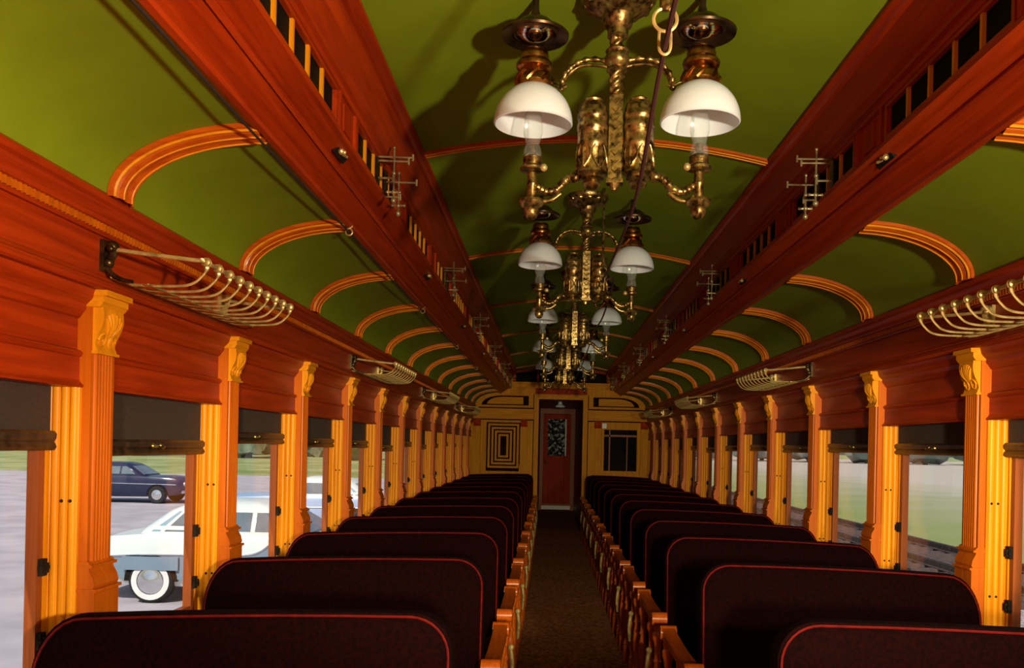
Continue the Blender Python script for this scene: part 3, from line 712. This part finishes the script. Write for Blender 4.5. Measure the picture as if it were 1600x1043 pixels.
# ------------------------------------------------------------------ luggage racks
def make_rack(s):
    R = empty('luggage_rack')
    LN = .85; nW = 10
    for yy in (0.0, LN):
        br = MB(); pts = spline([(1.372, yy, 1.872), (1.352, yy, 1.866), (1.345, yy, 1.845), (1.362, yy, 1.825), (1.352, yy, 1.80), (1.325, yy, 1.782), (1.290, yy, 1.775)], 4)
        br.tube(pts, [.013 - .008*i/(len(pts)-1) for i in range(len(pts))], 7)
        br.ball((1.347, yy, 1.868), .018, 9); br.ball((1.340, yy-.024, 1.858), .010, 8); br.box(1.362, 1.374, yy-.016, yy+.016, 1.80, 1.885)
        br.ball((1.357, yy, 1.825), .016, 8)
        flip(br, s).build('wall_bracket', M['bronze'] if yy == 0 else M['brass_rack'], R, smooth=True, ang=50)
    rl = MB(); zr = 1.838
    rl.tube(spline([(1.352, 0, 1.862), (1.25, 0, 1.85), (1.135, 0, zr), (1.112, .012, zr), (1.108, .04, zr), (1.108, LN*.5, zr), (1.108, LN-.04, zr), (1.112, LN-.012, zr), (1.135, LN, zr), (1.25, LN, 1.85), (1.352, LN, 1.862)], 4), .0058, 8)
    flip(rl, s).build('front_rail', M['brass_rack'], R, smooth=True)
    wr = MB()
    wr.tube(spline([(1.108, 0, zr-.006), (1.108, 0, zr-.02), (1.120, 0, 1.800), (1.145, 0, 1.780), (1.19, 0, 1.772), (1.30, 0, 1.774), (1.370, 0, 1.792)], 5), [.0038+.0042*max(0, 1-abs(i-3)/4) for i in range(31)], 6)
    wm = flip(wr, s).mesh('rack_wire', M['brass_rack'], True)
    kn = MB(); kn.lathe([(.006,-.013),(.012,-.010),(.010,-.004),(.014,0),(.010,.004),(.012,.010),(.006,.013)], (1.108, 0, zr), 10, 'y'); kn.ball((1.108, 0, zr), .013, 8)
    km = flip(kn, s).mesh('rail_collar', M['brass_rack'], True, 60)
    for k in range(nW):
        w = put('rack_wire', wm, R, (0, .035 + (LN-.07)*k/(nW-1), 0)); put('rail_collar', km, w)
    lg = MB()
    for x, z in ((1.35, 1.786), (1.25, 1.770)): lg.tube([(x, .0, z), (x, LN, z)], .003, 6)
    flip(lg, s).build('cross_wire', M['brass_rack'], R)
    return R
for side, s in SIDES.items():
    pr_ = make_rack(s); base = 2.40 if s < 0 else 2.28
    for k in range(4):
        o = pr_ if k == 0 else copy_tree(pr_)
        o.location = (0, base + 3*k, 0)
        tag(o, 'brass wire luggage rack, %s from the end wall on the %s' % (ORD[4-k], BESIDE[side]), 'luggage rack', 'luggage racks')

# ------------------------------------------------------------------ chandeliers
def CZ(y): return EYE + (698.8 - y) * 2.5/1400
def make_chandelier():
    R = empty('oil_lamp_chandelier', (0, 0, 0))
    ztop = E4[1] + RISE
    m_ = MB(); m_.lathe([(.012,-.125),(.030,-.115),(.022,-.10),(.040,-.085),(.045,-.06),(.075,-.045),(.095,-.03),(.108,-.012),(.105,.004),(.02,.004)], (0,0,ztop), 24)
    for k in range(12):
        a = 2*PI*k/12; m_.ball((.088*math.cos(a), .088*math.sin(a), ztop-.026), .013, 6)
    m_.build('ceiling_rosette', M['brass'], R, smooth=True, ang=50)
    # twisted column: helical ridges
    m_ = MB(); z0, z1 = CZ(150), ztop-.11; n = 18; st = 60; vs = []; fs = []
    for i in range(st+1):
        z = z0 + (z1-z0)*i/st
        for k in range(n):
            a = 2*PI*k/n; r = .0185 + .0045*math.cos(3*(a - i*.22))
            if i < 3: r *= .85 + .05*i
            vs.append((r*math.cos(a), r*math.sin(a), z))
    for i in range(st):
        for k in range(n): fs.append((i*n+k, i*n+(k+1)%n, (i+1)*n+(k+1)%n, (i+1)*n+k))
    m_.add(vs, fs); m_.build('twisted_column', M['brass'], R, smooth=True, ang=70)
    zc = CZ(95); m_ = MB(); m_.lathe([(.022,-.035),(.030,-.028),(.024,-.020),(.034,-.010),(.037,.004),(.030,.018),(.034,.026),(.024,.036)], (0,0,zc), 18)
    m_.lathe([(.020,-.014),(.029,-.008),(.029,.008),(.020,.014)], (0,0,CZ(52)), 18)
    m_.build('collar', M['brass'], R, smooth=True, ang=50)
    # square lower bar with raised leaf pattern
    zb0, zb1 = CZ(283), CZ(150); m_ = MB(); m_.box(-.019,.019,-.013,.013, zb0, zb1); m_.box(-.023,.023,-.017,.017, zb0-.008, zb0+.004); m_.lathe([(.001,-.03),(.010,-.026),(.012,-.016),(.016,-.008)], (0,0,zb0), 10)
    for k in range(9):
        z = zb0 + .02 + k*.024
        for sy in (-1, 1): m_.tube([(-.012,sy*.0135,z+.012),(0,sy*.0145,z),(.012,sy*.0135,z+.012)], .0022, 5)
    m_.build('square_bar', M['brass'], R)
    for s in (-1, 1):
        # font cylinder
        fx = s*.064
        zt_ = CZ(155)
        P = [(.001,CZ(296)),(.018,CZ(294)),(.026,CZ(288)),(.022,CZ(284)),(.034,CZ(280)),(.030,CZ(277)),(.044,CZ(272)),(.042,CZ(268)),(.043,CZ(230)),(.045,CZ(228)),(.043,CZ(224)),(.042,CZ(206)),(.0445,CZ(204)),(.0445,CZ(196)),(.042,CZ(194)),(.042,CZ(188)),(.0445,CZ(186)),(.0445,CZ(180)),(.041,CZ(178)),(.041,CZ(172)),(.037,CZ(164)),(.026,CZ(160)),(.028,CZ(157)),(.020,CZ(154)),(.001,CZ(153))]
        m_ = MB().lathe(P, (fx, 0, 0), 24); fnt = m_.build('oil_font', M['brass'], R, smooth=True, ang=45)
        # embossed foliage
        m_ = MB()
        for q in range(6):
            a0 = 2*PI*q/6
            for sg in (-1, 1):
                pts = []
                for k in range(14):
                    t_ = k/13; a = a0 + sg*(.06 + .42*math.sin(t_*2.6)); z = CZ(266) + (CZ(232)-CZ(266))*t_
                    pts.append((fx + .0445*math.cos(a), .0445*math.sin(a), z))
                m_.tube(pts, [.0035*(1-.5*k/13) for k in range(14)], 5)
            pts = [(fx + .0445*math.cos(a0), .0445*math.sin(a0), CZ(266 - 30*k/5)) for k in range(6)]
            m_.tube(pts, .003, 5)
        m_.build('embossed_leaves', M['brass'], fnt, smooth=True)
        # lower bracket arm to the lamp
        lx = s*.232
        pts = spline([(s*.105,0,CZ(277)), (s*.122,0,CZ(277)), (s*.140,0,CZ(283)), (s*.160,0,CZ(295)), (s*.185,0,CZ(300)), (s*.205,0,CZ(296)), (s*.222,0,CZ(290))], 5)
        m_ = MB().tube(pts, [.012+.0022*math.sin(i*2.1) for i in range(len(pts))], 8); m_.ball((s*.112,0,CZ(277)), .016, 10)
        pts = spline([(s*.150,0,CZ(302)), (s*.175,0,CZ(312)), (s*.205,0,CZ(314)), (s*.222,0,CZ(306))], 5); m_.tube(pts, [.007]*len(pts), 7)
        m_.build('lower_arm', M['brass'], R, smooth=True, ang=60)
        # upper arm to the shade crown
        pts = spline([(s*.028,0,CZ(95)), (s*.07,0,CZ(92)), (s*.105,0,CZ(96)), (s*.135,0,CZ(108)), (s*.152,0,CZ(124)), (s*.155,0,CZ(134))], 5)
        m_ = MB().tube(pts, [.0075+.0025*math.sin(i*1.9) for i in range(len(pts))], 8)
        pts = spline([(s*.028,0,CZ(104)), (s*.075,0,CZ(101)), (s*.11,0,CZ(105)), (s*.138,0,CZ(118)), (s*.150,0,CZ(132))], 5); m_.tube(pts, .0045, 6)
        m_.tube([(s*.140,0,CZ(134)), (s*.155,0,CZ(137)), (s*.172,0,CZ(131)), (s*.182,0,CZ(130))], .005, 6); m_.ball((s*.155,0,CZ(138)), .009, 8)
        m_.build('upper_arm', M['brass'], R, smooth=True, ang=60)
        # lamp body
        P = [(.001,CZ(343)),(.010,CZ(342)),(.018,CZ(337)),(.022,CZ(330)),(.020,CZ(325)),(.030,CZ(322)),(.036,CZ(316)),(.034,CZ(312)),(.014,CZ(309)),(.013,CZ(290)),(.015,CZ(287)),(.013,CZ(284)),(.013,CZ(270)),(.020,CZ(268)),(.034,CZ(266)),(.034,CZ(262)),(.026,CZ(258)),(.027,CZ(246)),(.022,CZ(243)),(.012,CZ(238)),(.010,CZ(226)),(.001,CZ(225))]
        lb = MB().lathe(P, (lx, 0, 0), 20).build('burner', M['brass'], R, smooth=True, ang=40)
        k_ = MB(); k_.lathe([(.004,0),(.004,.022),(.010,.024),(.010,.030),(.001,.032)], (lx - s*.02, -.012, CZ(262)), 10, 'x' ); 
        k_ = MB(); k_.tube([(lx - s*.010,-.010,CZ(264)), (lx - s*.034,-.016,CZ(264))], .003, 6); k_.ball((lx - s*.034,-.016,CZ(264)), .011, 10); k_.build('wick_knob', M['brass_rack'], lb, smooth=True)
        ch = MB(); P = [(.024,CZ(247)),(.0255,CZ(240)),(.024,CZ(232)),(.019,CZ(226)),(.020,CZ(220)),(.027,CZ(208)),(.0275,CZ(200)),(.024,CZ(186)),(.020,CZ(170)),(.018,CZ(140)),(.018,CZ(118))]
        ch.lathe(P, (lx, 0, 0), 20, cap=False); ch.build('glass_chimney', M['clear'], R, smooth=True, ang=80)
        # shade: thick half-globe
        rim, zr_, top_ = .111, CZ(193), CZ(131); H = top_-zr_
        sh = MB(); P = []
        for k in range(13):
            a = math.radians(90*k/12*.86); P.append((rim*math.cos(a), zr_ + H*math.sin(a)/math.sin(math.radians(77.4))))
        Pi = [(max(r-.004, .01), z-.003) for r, z in P][::-1]
        sh.lathe(P + Pi + [P[0]], (lx, 0, 0), 36, cap=False); sh.build('opal_shade', M['opal'], R, smooth=True, ang=60)
        # crown above shade
        P = [(.030,CZ(137)),(.048,CZ(134)),(.054,CZ(130)),(.051,CZ(125)),(.050,CZ(120)),(.044,CZ(114)),(.036,CZ(111)),(.050,CZ(106)),(.052,CZ(101)),(.049,CZ(97)),(.040,CZ(93)),(.041,CZ(88)),(.038,CZ(80)),(.032,CZ(77)),(.028,CZ(79)),(.030,CZ(90)),(.030,CZ(120)),(.028,CZ(137))]
        cr = MB().lathe(P, (lx, 0, 0), 22, cap=False); 
        crn = cr.build('shade_crown', M['copper'], R, smooth=True, ang=40)
        lv = MB()
        for q in range(8):
            a = 2*PI*q/8
            lv.tube([(lx+.052*math.cos(a-.3), .052*math.sin(a-.3), CZ(132)), (lx+.053*math.cos(a), .053*math.sin(a), CZ(124)), (lx+.045*math.cos(a+.3), .045*math.sin(a+.3), CZ(115))], .005, 5)
        lv.build('crown_leaves', M['copper'], crn, smooth=True)
        # smoke bell
        zb_ = CZ(54); P = [(.094,zb_-.004),(.096,zb_+.002),(.090,zb_+.008),(.066,zb_+.016),(.060,zb_+.026),(.042,zb_+.042),(.016,zb_+.052),(.010,zb_+.075),(.010,ztop-.002)]
        bl = MB().lathe(P, (lx, 0, 0), 30, cap=False); Pn = [(.094,zb_-.004),(.066,zb_+.008),(.060,zb_+.002),(.056,zb_+.018),(.038,zb_+.036),(.001,zb_+.045)]
        bl.lathe(Pn, (lx, 0, 0), 30, cap=False)
        smb = bl.build('smoke_bell', M['bronze'], R, smooth=True, ang=35)
        rf = MB().lathe([(.056,zb_+.012),(.050,zb_+.004),(.036,zb_-.006),(.018,zb_-.012),(.001,zb_-.014)], (lx,0,0), 24, cap=False); rf.build('bell_reflector', M['mirror'], smb, smooth=True)
    return R
ch0 = make_chandelier()
for k in range(5):
    o = ch0 if k == 0 else copy_tree(ch0)
    o.location = (0, 2.5 + 2*k, 0); o.rotation_euler = (0, 0, math.radians((-5, 5, 3, -3, 4)[k]))
    tag(o, 'brass oil lamp chandelier with two white shades, %s from the end door' % ORD[5-k], 'chandelier', 'chandeliers along the ceiling')

# ------------------------------------------------------------------ cords
cpts = spline([(-.005, -.3, 2.14), (.010, .8, 2.085), (.024, 1.6, 2.075), (.045, 2.2, 2.030), (.054, 2.6, 2.032), (.063, 3.2, 2.075), (.072, 3.9, 2.13), (.076, 4.36, 2.165), (.14, 4.52, 2.20), (.15, 5.6, 2.17), (.14, 6.5, 2.19), (.15, 8.5, 2.19), (.14, 10.5, 2.19), (.10, 12.5, 2.18), (.08, 14.19, 2.20)], 5)
o = MB().tube(cpts, .0048, 6).build('signal_cord', M['cord'], smooth=True); tag(o, 'dark red signal cord running lengthwise below the ceiling', 'cord')
for k, (x, y, z) in enumerate(((.024, 1.6, 2.075), (.076, 4.36, 2.165))):
    m_ = MB(); zt2 = E4[1] + RISE*(1-(x/E4[0])**2)
    m_.tube([(x, y, z+.078), (x, y, zt2)], .006, 8); m_.lathe([(.006,-.02),(.011,-.014),(.011,.0),(.006,.004)], (x, y, z+.086), 8)
    R_ = empty('cord_hanger', (0, 0, 0))
    m_.build('hanger_rod', M['brass'], R_, smooth=True)
    m_ = MB(); m_.tube([(x + .021*math.cos(2*PI*i/20), y, z + .050 + .021*math.sin(2*PI*i/20)) for i in range(20)], .0035, 6, True); m_.build('ring', M['brass_rack'], R_, smooth=True)
    m_ = MB(); m_.tube(spline([(x-.010, y, z+.032), (x-.010, y, z-.002), (x, y, z-.012), (x+.010, y, z-.002), (x+.010, y, z+.032)], 4), .003, 6); m_.build('clip', M['brass_rack'], R_, smooth=True)
    tag(R_, ('brass ring hanger holding the red cord beside the fifth chandelier from the door', 'brass ring hanger holding the red cord beside the fourth chandelier from the door')[k], 'hanger', 'cord hangers')
# black cord along the deck fascia with small ring hooks
bp_ = [(-E1[0]-.012, -.5, E1[1]-.034)]
hooks = [1.42 + 2.0*k for k in range(0, 6)]
for i, h in enumerate(hooks):
    bp_.append((-E1[0]-.008, h, E1[1]-.030)); bp_.append((-E1[0]-.008, h+1.0, E1[1]-.040))
o = MB().tube(spline(bp_, 4), .0035, 6).build('thin_cord', M['blackcord'], smooth=True); tag(o, 'thin black cord strung along the deck edge on the parking lot side', 'cord')
for i, h in enumerate(hooks):
    m_ = MB(); m_.tube([(-E1[0]+.006, h, E1[1]-.006), (-E1[0]-.006, h, E1[1]-.016)], .004, 6)
    m_.tube([(-E1[0]-.008 + .013*math.cos(2*PI*k/14), h, E1[1]-.030 + .013*math.sin(2*PI*k/14)) for k in range(14)], .003, 6, True)
    o = m_.build('cord_hook', M['brass_rack'], smooth=True); tag(o, 'small brass ring hook, %s from the end wall, holding the thin black cord' % ORD[6-i], 'hook', 'cord hooks')

# ------------------------------------------------------------------ clerestory sash openers and latches
def make_opener(s):
    R = empty('sash_opener')
    xo = .735
    for k, (yy, z0, z1, xx) in enumerate(((0, E2[1]-.045, E3[1]+.022, .742), (.16, E2[1]-.05, E3[1]-.02, .752))):
        m_ = MB(); m_.tube([(xx, yy, z0), (xx, yy, z1)], .0038, 6); m_.ball((xx, yy, z0-.006), .011, 8); m_.ball((xx, yy, (z0+z1)/2), .008, 8); m_.ball((xx, yy, z1), .006, 8)
        m_.tube([(xx-.022, yy, z0+.024), (xx+.022, yy, z0+.024)], .0042, 6); m_.ball((xx, yy, z0+.024), .009, 8)
        m_.ball((xx-.022, yy, z0+.024), .006, 6); m_.ball((xx+.022, yy, z0+.024), .006, 6)
        flip(m_, s).build('spindle', M['opener'], R, smooth=True, ang=60)
    for k, (yy, z, x1) in enumerate(((0, E3[1]-.012, .675), (0, E3[1]-.026, .690), (.16, E3[1]-.055, .685), (0, E2[1]+.028, .745), (.16, E2[1]+.005, .745))):
        m_ = MB(); m_.tube([(x1, yy, z), (.806, yy, z+.002)], .0036, 6); m_.tube([(x1, yy, z-.012), (x1, yy, z+.012)], .004, 6)
        flip(m_, s).build('cross_arm', M['opener'], R, smooth=True)
    for yy in (0, .16):
        flip(MB().box(.796, .806, yy-.02, yy+.02, E2[1]+.008, E3[1]-.014), s).build('back_plate', M['bronze'], R)
    return R
for side, s in SIDES.items():
    p_ = make_opener(s)
    ybase = 2.86+.34 if s < 0 else 3.12
    for k in range(6):
        o = p_ if k == 0 else copy_tree(p_)
        o.location = (0, ybase + 2*k - 0.0, 0)
        tag(o, 'brass cross-barred deck window opener, %s from the end wall, %s' % (ORD[6-k], BESIDE[side]), 'window opener', 'deck window openers')
    for k in range(6):
        y_ = (2.78 if s < 0 else 2.72) + 2*k
        m_ = MB(); m_.box(-.006, .006, -.060, .060, -.018, .018)
        q = empty('deck_latch', (s*.832, y_, E1[1]+.066)); q.rotation_euler = (0, s*math.radians(-42), 0)
        m_.build('plate', M['black'], q)
        m_ = MB(); m_.ball((-s*.012, -.034, 0), .010, 8); m_.tube([(-s*.010, .0, 0), (-s*.016, .018, .004)], .005, 6); m_.ball((-s*.012, -.012, .006), .007, 8); m_.build('catch', M['brass_rack'], q, smooth=True)
        tag(q, 'brass catch below the deck windows, %s from the end wall, %s' % (ORD[6-k], BESIDE[side]), 'latch', 'deck window catches')

# ------------------------------------------------------------------ outside
GZ = -1.14
g = MB().box(-700, 700, -60, 900, GZ-.5, GZ).build('ground', M['grass']); tag(g, 'grass ground outside the car', kind='structure')
lot = MB().box(-120, -2.2, 2, 62, GZ, GZ+.015).build('parking_lot', M['lot']); tag(lot, 'pale asphalt parking lot outside', kind='structure')
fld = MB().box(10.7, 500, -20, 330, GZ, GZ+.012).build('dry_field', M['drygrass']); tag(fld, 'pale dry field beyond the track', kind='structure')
# a wedge of grass bank beyond the lot
bk_ = MB().prism([(62, GZ), (70, GZ+.25), (78, GZ+.3), (150, GZ+1.2), (150, GZ)], -160, -4, 'x').build('grass_bank', M['grass']); tag(bk_, 'green grass bank beyond the parking lot', kind='structure')
# neighbouring railway track
bb = MB().prism([(5.6, GZ), (6.2, GZ+.22), (9.9, GZ+.22), (10.6, GZ)], 2, 90).build('ballast_bed', M['ballast']); tag(bb, 'grey ballast bed of the neighbouring track', kind='structure')
TR = empty('railway_track', (8.1, 6, GZ+.22)); tag(TR, 'neighbouring railway track with dark wooden ties beside the field', 'railway track')
tm = MB().box(-1.3, 1.3, -.12, .12, -.02, .10).mesh('tie', M['tie'])
for k in range(85): put('tie', tm, TR, (random.uniform(-.03, .03), k*.62, random.uniform(-.01, .008)), random.uniform(-.02, .02))
rp_ = [(-.07,0),(.07,0),(.07,.012),(.012,.025),(.012,.11),(.036,.12),(.036,.155),(-.036,.155),(-.036,.12),(-.012,.11),(-.012,.025),(-.07,.012)]
for x in (-.75, .75): MB().prism([(x+a, b_+.10) for a, b_ in rp_], -3, 75).build('rail', M['rail'], TR)

def tree(x, y, h, r, mat, label, group, base=GZ):
    R = empty('tree', (x, y, base)); rnd = random.Random(int(x*7+y*13))
    bm = bmesh.new(); bmesh.ops.create_icosphere(bm, subdivisions=3, radius=1.0)
    ph = [rnd.uniform(0, 6.28) for _ in range(6)]
    for v in bm.verts:
        c = v.co; k = 1 + .16*math.sin(5*c.x+ph[0])*math.cos(4*c.z+ph[1]) + .12*math.sin(9*c.y+ph[2]+4*c.z) + rnd.uniform(-.07, .07)
        v.co = Vector((c.x*r*k, c.y*r*k, h*.52 + c.z*h*.47*k))
    me = bpy.data.meshes.new('crown'); bm.to_mesh(me); bm.free(); me.materials.append(mat); put('crown', me, R)
    MB().lathe([(r*.10, 0), (r*.07, h*.3), (r*.05, h*.6)], (0,0,0), 8).build('trunk', M['bark'], R, smooth=True)
    return tag(R, label, 'tree', group)
for k in range(14):
    tree(-78 + k*5.6 + (k*7 % 3)*.5, 96 + (k % 2)*9, 6.5 + (k*37 % 5), 2.3 + (k*13 % 3)*.2, M['leaf'], 'leafy tree standing on the grass bank beyond the parking lot', 'trees beyond the parking lot', GZ+.45)
for k in range(17):
    tree(20 + k*6.9, 212 + (k % 2)*18, 9 + (k*29 % 5), 5.4 + (k*17 % 3)*.35, M['bluetree'], 'distant bluish tree in the tree line at the far edge of the field', 'trees beyond the field')

# ---- parked cars
def car(name, loc, rz, body_mat, roof_mat, side_mat, label, whitewall, tail=True):
    R = empty(name, loc, rz)
    # stations along x (front +): x, half width, bottom, shoulder, top
    S_ = [(-2.48,.55,.42,.60,.62),(-2.42,.74,.36,.84,.88),(-2.1,.86,.30,.98,1.00),(-1.55,.90,.26,1.03,1.03),(-.8,.91,.24,1.03,1.02),(.2,.91,.24,1.02,1.01),(.95,.91,.25,1.01,1.03),(1.6,.90,.27,.98,1.05),(2.15,.87,.32,.94,1.00),(2.42,.78,.38,.86,.90),(2.5,.58,.44,.66,.68)]
    vs = []; fs = []
    for x, w, zb, zs, zt in S_:
        half = [(0,zb),(w*.9,zb),(w,zb+.13),(w*1.0,(zb+zs)/2),(w*.985,zs-.10),(w*.93,zs),(w*.55,zt),(0,zt+.012)]
        full = half + [(-a, b_) for a, b_ in half[1:-1]][::-1]
        vs += [(x, a, b_) for a, b_ in full]; n = len(full)
    for i in range(len(S_)-1):
        for k in range(n): fs.append((i*n+k, i*n+(k+1)%n, (i+1)*n+(k+1)%n, (i+1)*n+k))
    fs.append(tuple(range(n))); fs.append(tuple(range((len(S_)-1)*n, len(S_)*n))[::-1])
    MB().add(vs, fs).build('body', body_mat, R, smooth=True, ang=50)
    # greenhouse: pillars and roof as a loft, glass panes set into it
    lev = [(1.00, -1.70, .98, .80), (1.10, -1.62, .86, .79), (1.38, -1.25, .42, .68), (1.47, -1.05, .25, .62), (1.53, -.70, -.02, .45)]
    vs = []; fs = []
    for z, xr_, xf, w in lev:
        vs += [(xr_, -w*.86, z), (xr_+.14, -w, z), (xf-.14, -w, z), (xf, -w*.86, z), (xf, w*.86, z), (xf-.14, w, z), (xr_+.14, w, z), (xr_, w*.86, z)]
    for i in range(len(lev)-1):
        for k in range(8): fs.append((i*8+k, i*8+(k+1)%8, (i+1)*8+(k+1)%8, (i+1)*8+k))
    fs.append(tuple(range(len(lev)*8-8, len(lev)*8)))
    MB().add(vs, fs).build('roof', roof_mat, R, smooth=True, ang=40)
    def quad(pts, nm, mat, off=.006):
        m_ = MB(); c = sum((Vector(p) for p in pts), Vector())/4; nrm = (Vector(pts[1])-Vector(pts[0])).cross(Vector(pts[2])-Vector(pts[0])).normalized()
        if nrm.dot(c - Vector((-.3, 0, 1.2))) < 0: nrm = -nrm
        a = [Vector(p) + nrm*off for p in pts]; b_ = [Vector(p) - nrm*.01 for p in pts]
        m_.add([v[:] for v in a+b_], [(0,1,2,3),(4,7,6,5),(0,4,5,1),(1,5,6,2),(2,6,7,3),(3,7,4,0)]); return m_.build(nm, mat, R)
    for sg in (-1, 1):
        def at(x, z):
            for i in range(len(lev)-1):
                if lev[i][0] <= z <= lev[i+1][0]:
                    f = (z-lev[i][0])/(lev[i+1][0]-lev[i][0]); return (x, sg*(lev[i][3] + f*(lev[i+1][3]-lev[i][3])), z)
        quad([at(-1.28,1.07), at(-.62,1.07), at(-.62,1.37), at(-1.00,1.37)], 'quarter_window', M['car_glass'])
        quad([at(-1.47,1.07), at(-1.35,1.07), at(-1.06,1.37), at(-1.10,1.37)], 'rear_window_wrap', M['car_rear'])
        quad([at(-.54,1.09), at(.02,1.09), at(.02,1.37), at(-.54,1.37)], 'side_window', M['car_glass'])
        quad([at(.09,1.09), at(.62,1.09), at(.26,1.37), at(.09,1.37)], 'side_window', M['car_glass'])
        # two-tone side panel with a swept upper edge
        if side_mat:
            up = spline([(-2.38,.66,0),(-1.6,.72,0),(-.6,.74,0),(-.02,.75,0),(.20,.80,0),(.34,.90,0)], 4)
            lo = [(.34,.30),(-1.02,.29),(-2.36,.42)]
            ptsx = [(p[0], p[1]) for p in up] + lo
            def wy(x):
                for i in range(len(S_)-1):
                    if S_[i][0] <= x <= S_[i+1][0]:
                        f = (x-S_[i][0])/(S_[i+1][0]-S_[i][0]); return S_[i][1] + f*(S_[i+1][1]-S_[i][1])
                return .8
            nn = len(up); vs = []; fs = []
            for x, z, _ in up: vs += [(x, sg*(wy(x)+.006), z), (x, sg*(wy(x)+.006), .36 if x > -2 else .44)]
            for i in range(nn-1): fs.append((2*i, 2*i+1, 2*i+3, 2*i+2))
            MB().add(vs, fs).build('side_panel', side_mat, R)
            MB().tube([(x, sg*(wy(x)+.010), z) for x, z, _ in up], .012, 6).build('chrome_strip', M['chrome'], R)
            MB().box(-1.84, -1.00, *sorted((sg*.925, sg*.955)), .50, .70).build('fender_skirt', side_mat, R)
        else:
            MB().tube([(-2.2, sg*.895, .74), (0, sg*.922, .74), (2.2, sg*.885, .72)], .012, 6).build('chrome_strip', M['chrome'], R)
        for wx in (-1.42, 1.50):
            aw = MB(); P_ = [(wx + .40*math.cos(a), .33 + .40*math.sin(a)) for a in [PI*k/14 for k in range(15)]]
            aw.prism([(a, b_) for a, b_ in P_], sg*.80, sg*.917); aw.build('wheel_arch', M['black'], R)
            wh = MB().lathe([(.18,-.095),(.30,-.10),(.335,-.07),(.335,.07),(.30,.10),(.18,.095)], (wx, sg*.835, .335), 28, 'y'); w_ = wh.build('wheel', M['tyre'], R, smooth=True, ang=40)
            yo = sg*.938
            rg = MB().lathe([(.205, 0),(.285, 0),(.285,-sg*.012),(.205,-sg*.012),(.205,0)], (wx, yo, .335), 28, 'y', cap=False); rg.build('tyre_wall', M['whitewall'] if whitewall else M['tyre'], w_)
            hc = MB().lathe([(.200,-sg*.01),(.19,sg*.004),(.12,sg*.008),(.07,sg*.028),(.001,sg*.034)], (wx, yo, .335), 22, 'y'); hc.build('hubcap', M['chrome'], w_, smooth=True)
    quad([(-1.632,-.66,1.09), (-1.632,.66,1.09), (-1.27,.56,1.365), (-1.27,-.56,1.365)], 'rear_window', M['car_rear'], .012)
    quad([(.90,-.66,1.08), (.90,.66,1.08), (.42,.56,1.38), (.42,-.56,1.38)], 'windshield', M['car_glass'], .012)
    for x in (-2.55, 2.57):
        MB().tube(spline([(x*.94, -.92, .46), (x*.995, -.72, .46), (x, 0, .46), (x*.995, .72, .46), (x*.94, .92, .46)], 4), .06, 8).build('bumper', M['chrome'], R, smooth=True)
    for sg in (-1, 1):
        MB().ball((2.44, sg*.66, .74), .10, 12).build('headlight', M['chrome'], R, smooth=True); MB().ball((-2.44, sg*.68, .72), .07, 10).build('tail_light', M['piping'], R, smooth=True)
    MB().box(2.44, 2.53, -.45, .45, .54, .68).build('grille', M['chrome'], R)
    return tag(R, label, 'car', 'parked cars outside')
car('parked_sedan', (-4.68, 14.36, GZ+.015), 0, M['car_white'], M['car_white'], M['car_blue'], 'white and grey-blue sedan with whitewall tyres parked close outside', True)
car('parked_sedan', (-14.87-1.50, 34.6, GZ+.015), 0, M['car_navy'], M['car_navy'], None, 'dark navy sedan parked on the far side of the lot', False)
car('parked_sedan', (-6.6, 24.5, GZ+.015), math.radians(180), M['car_sky'], M['car_white'], None, 'light blue sedan with white roof parked behind the white sedan', False)
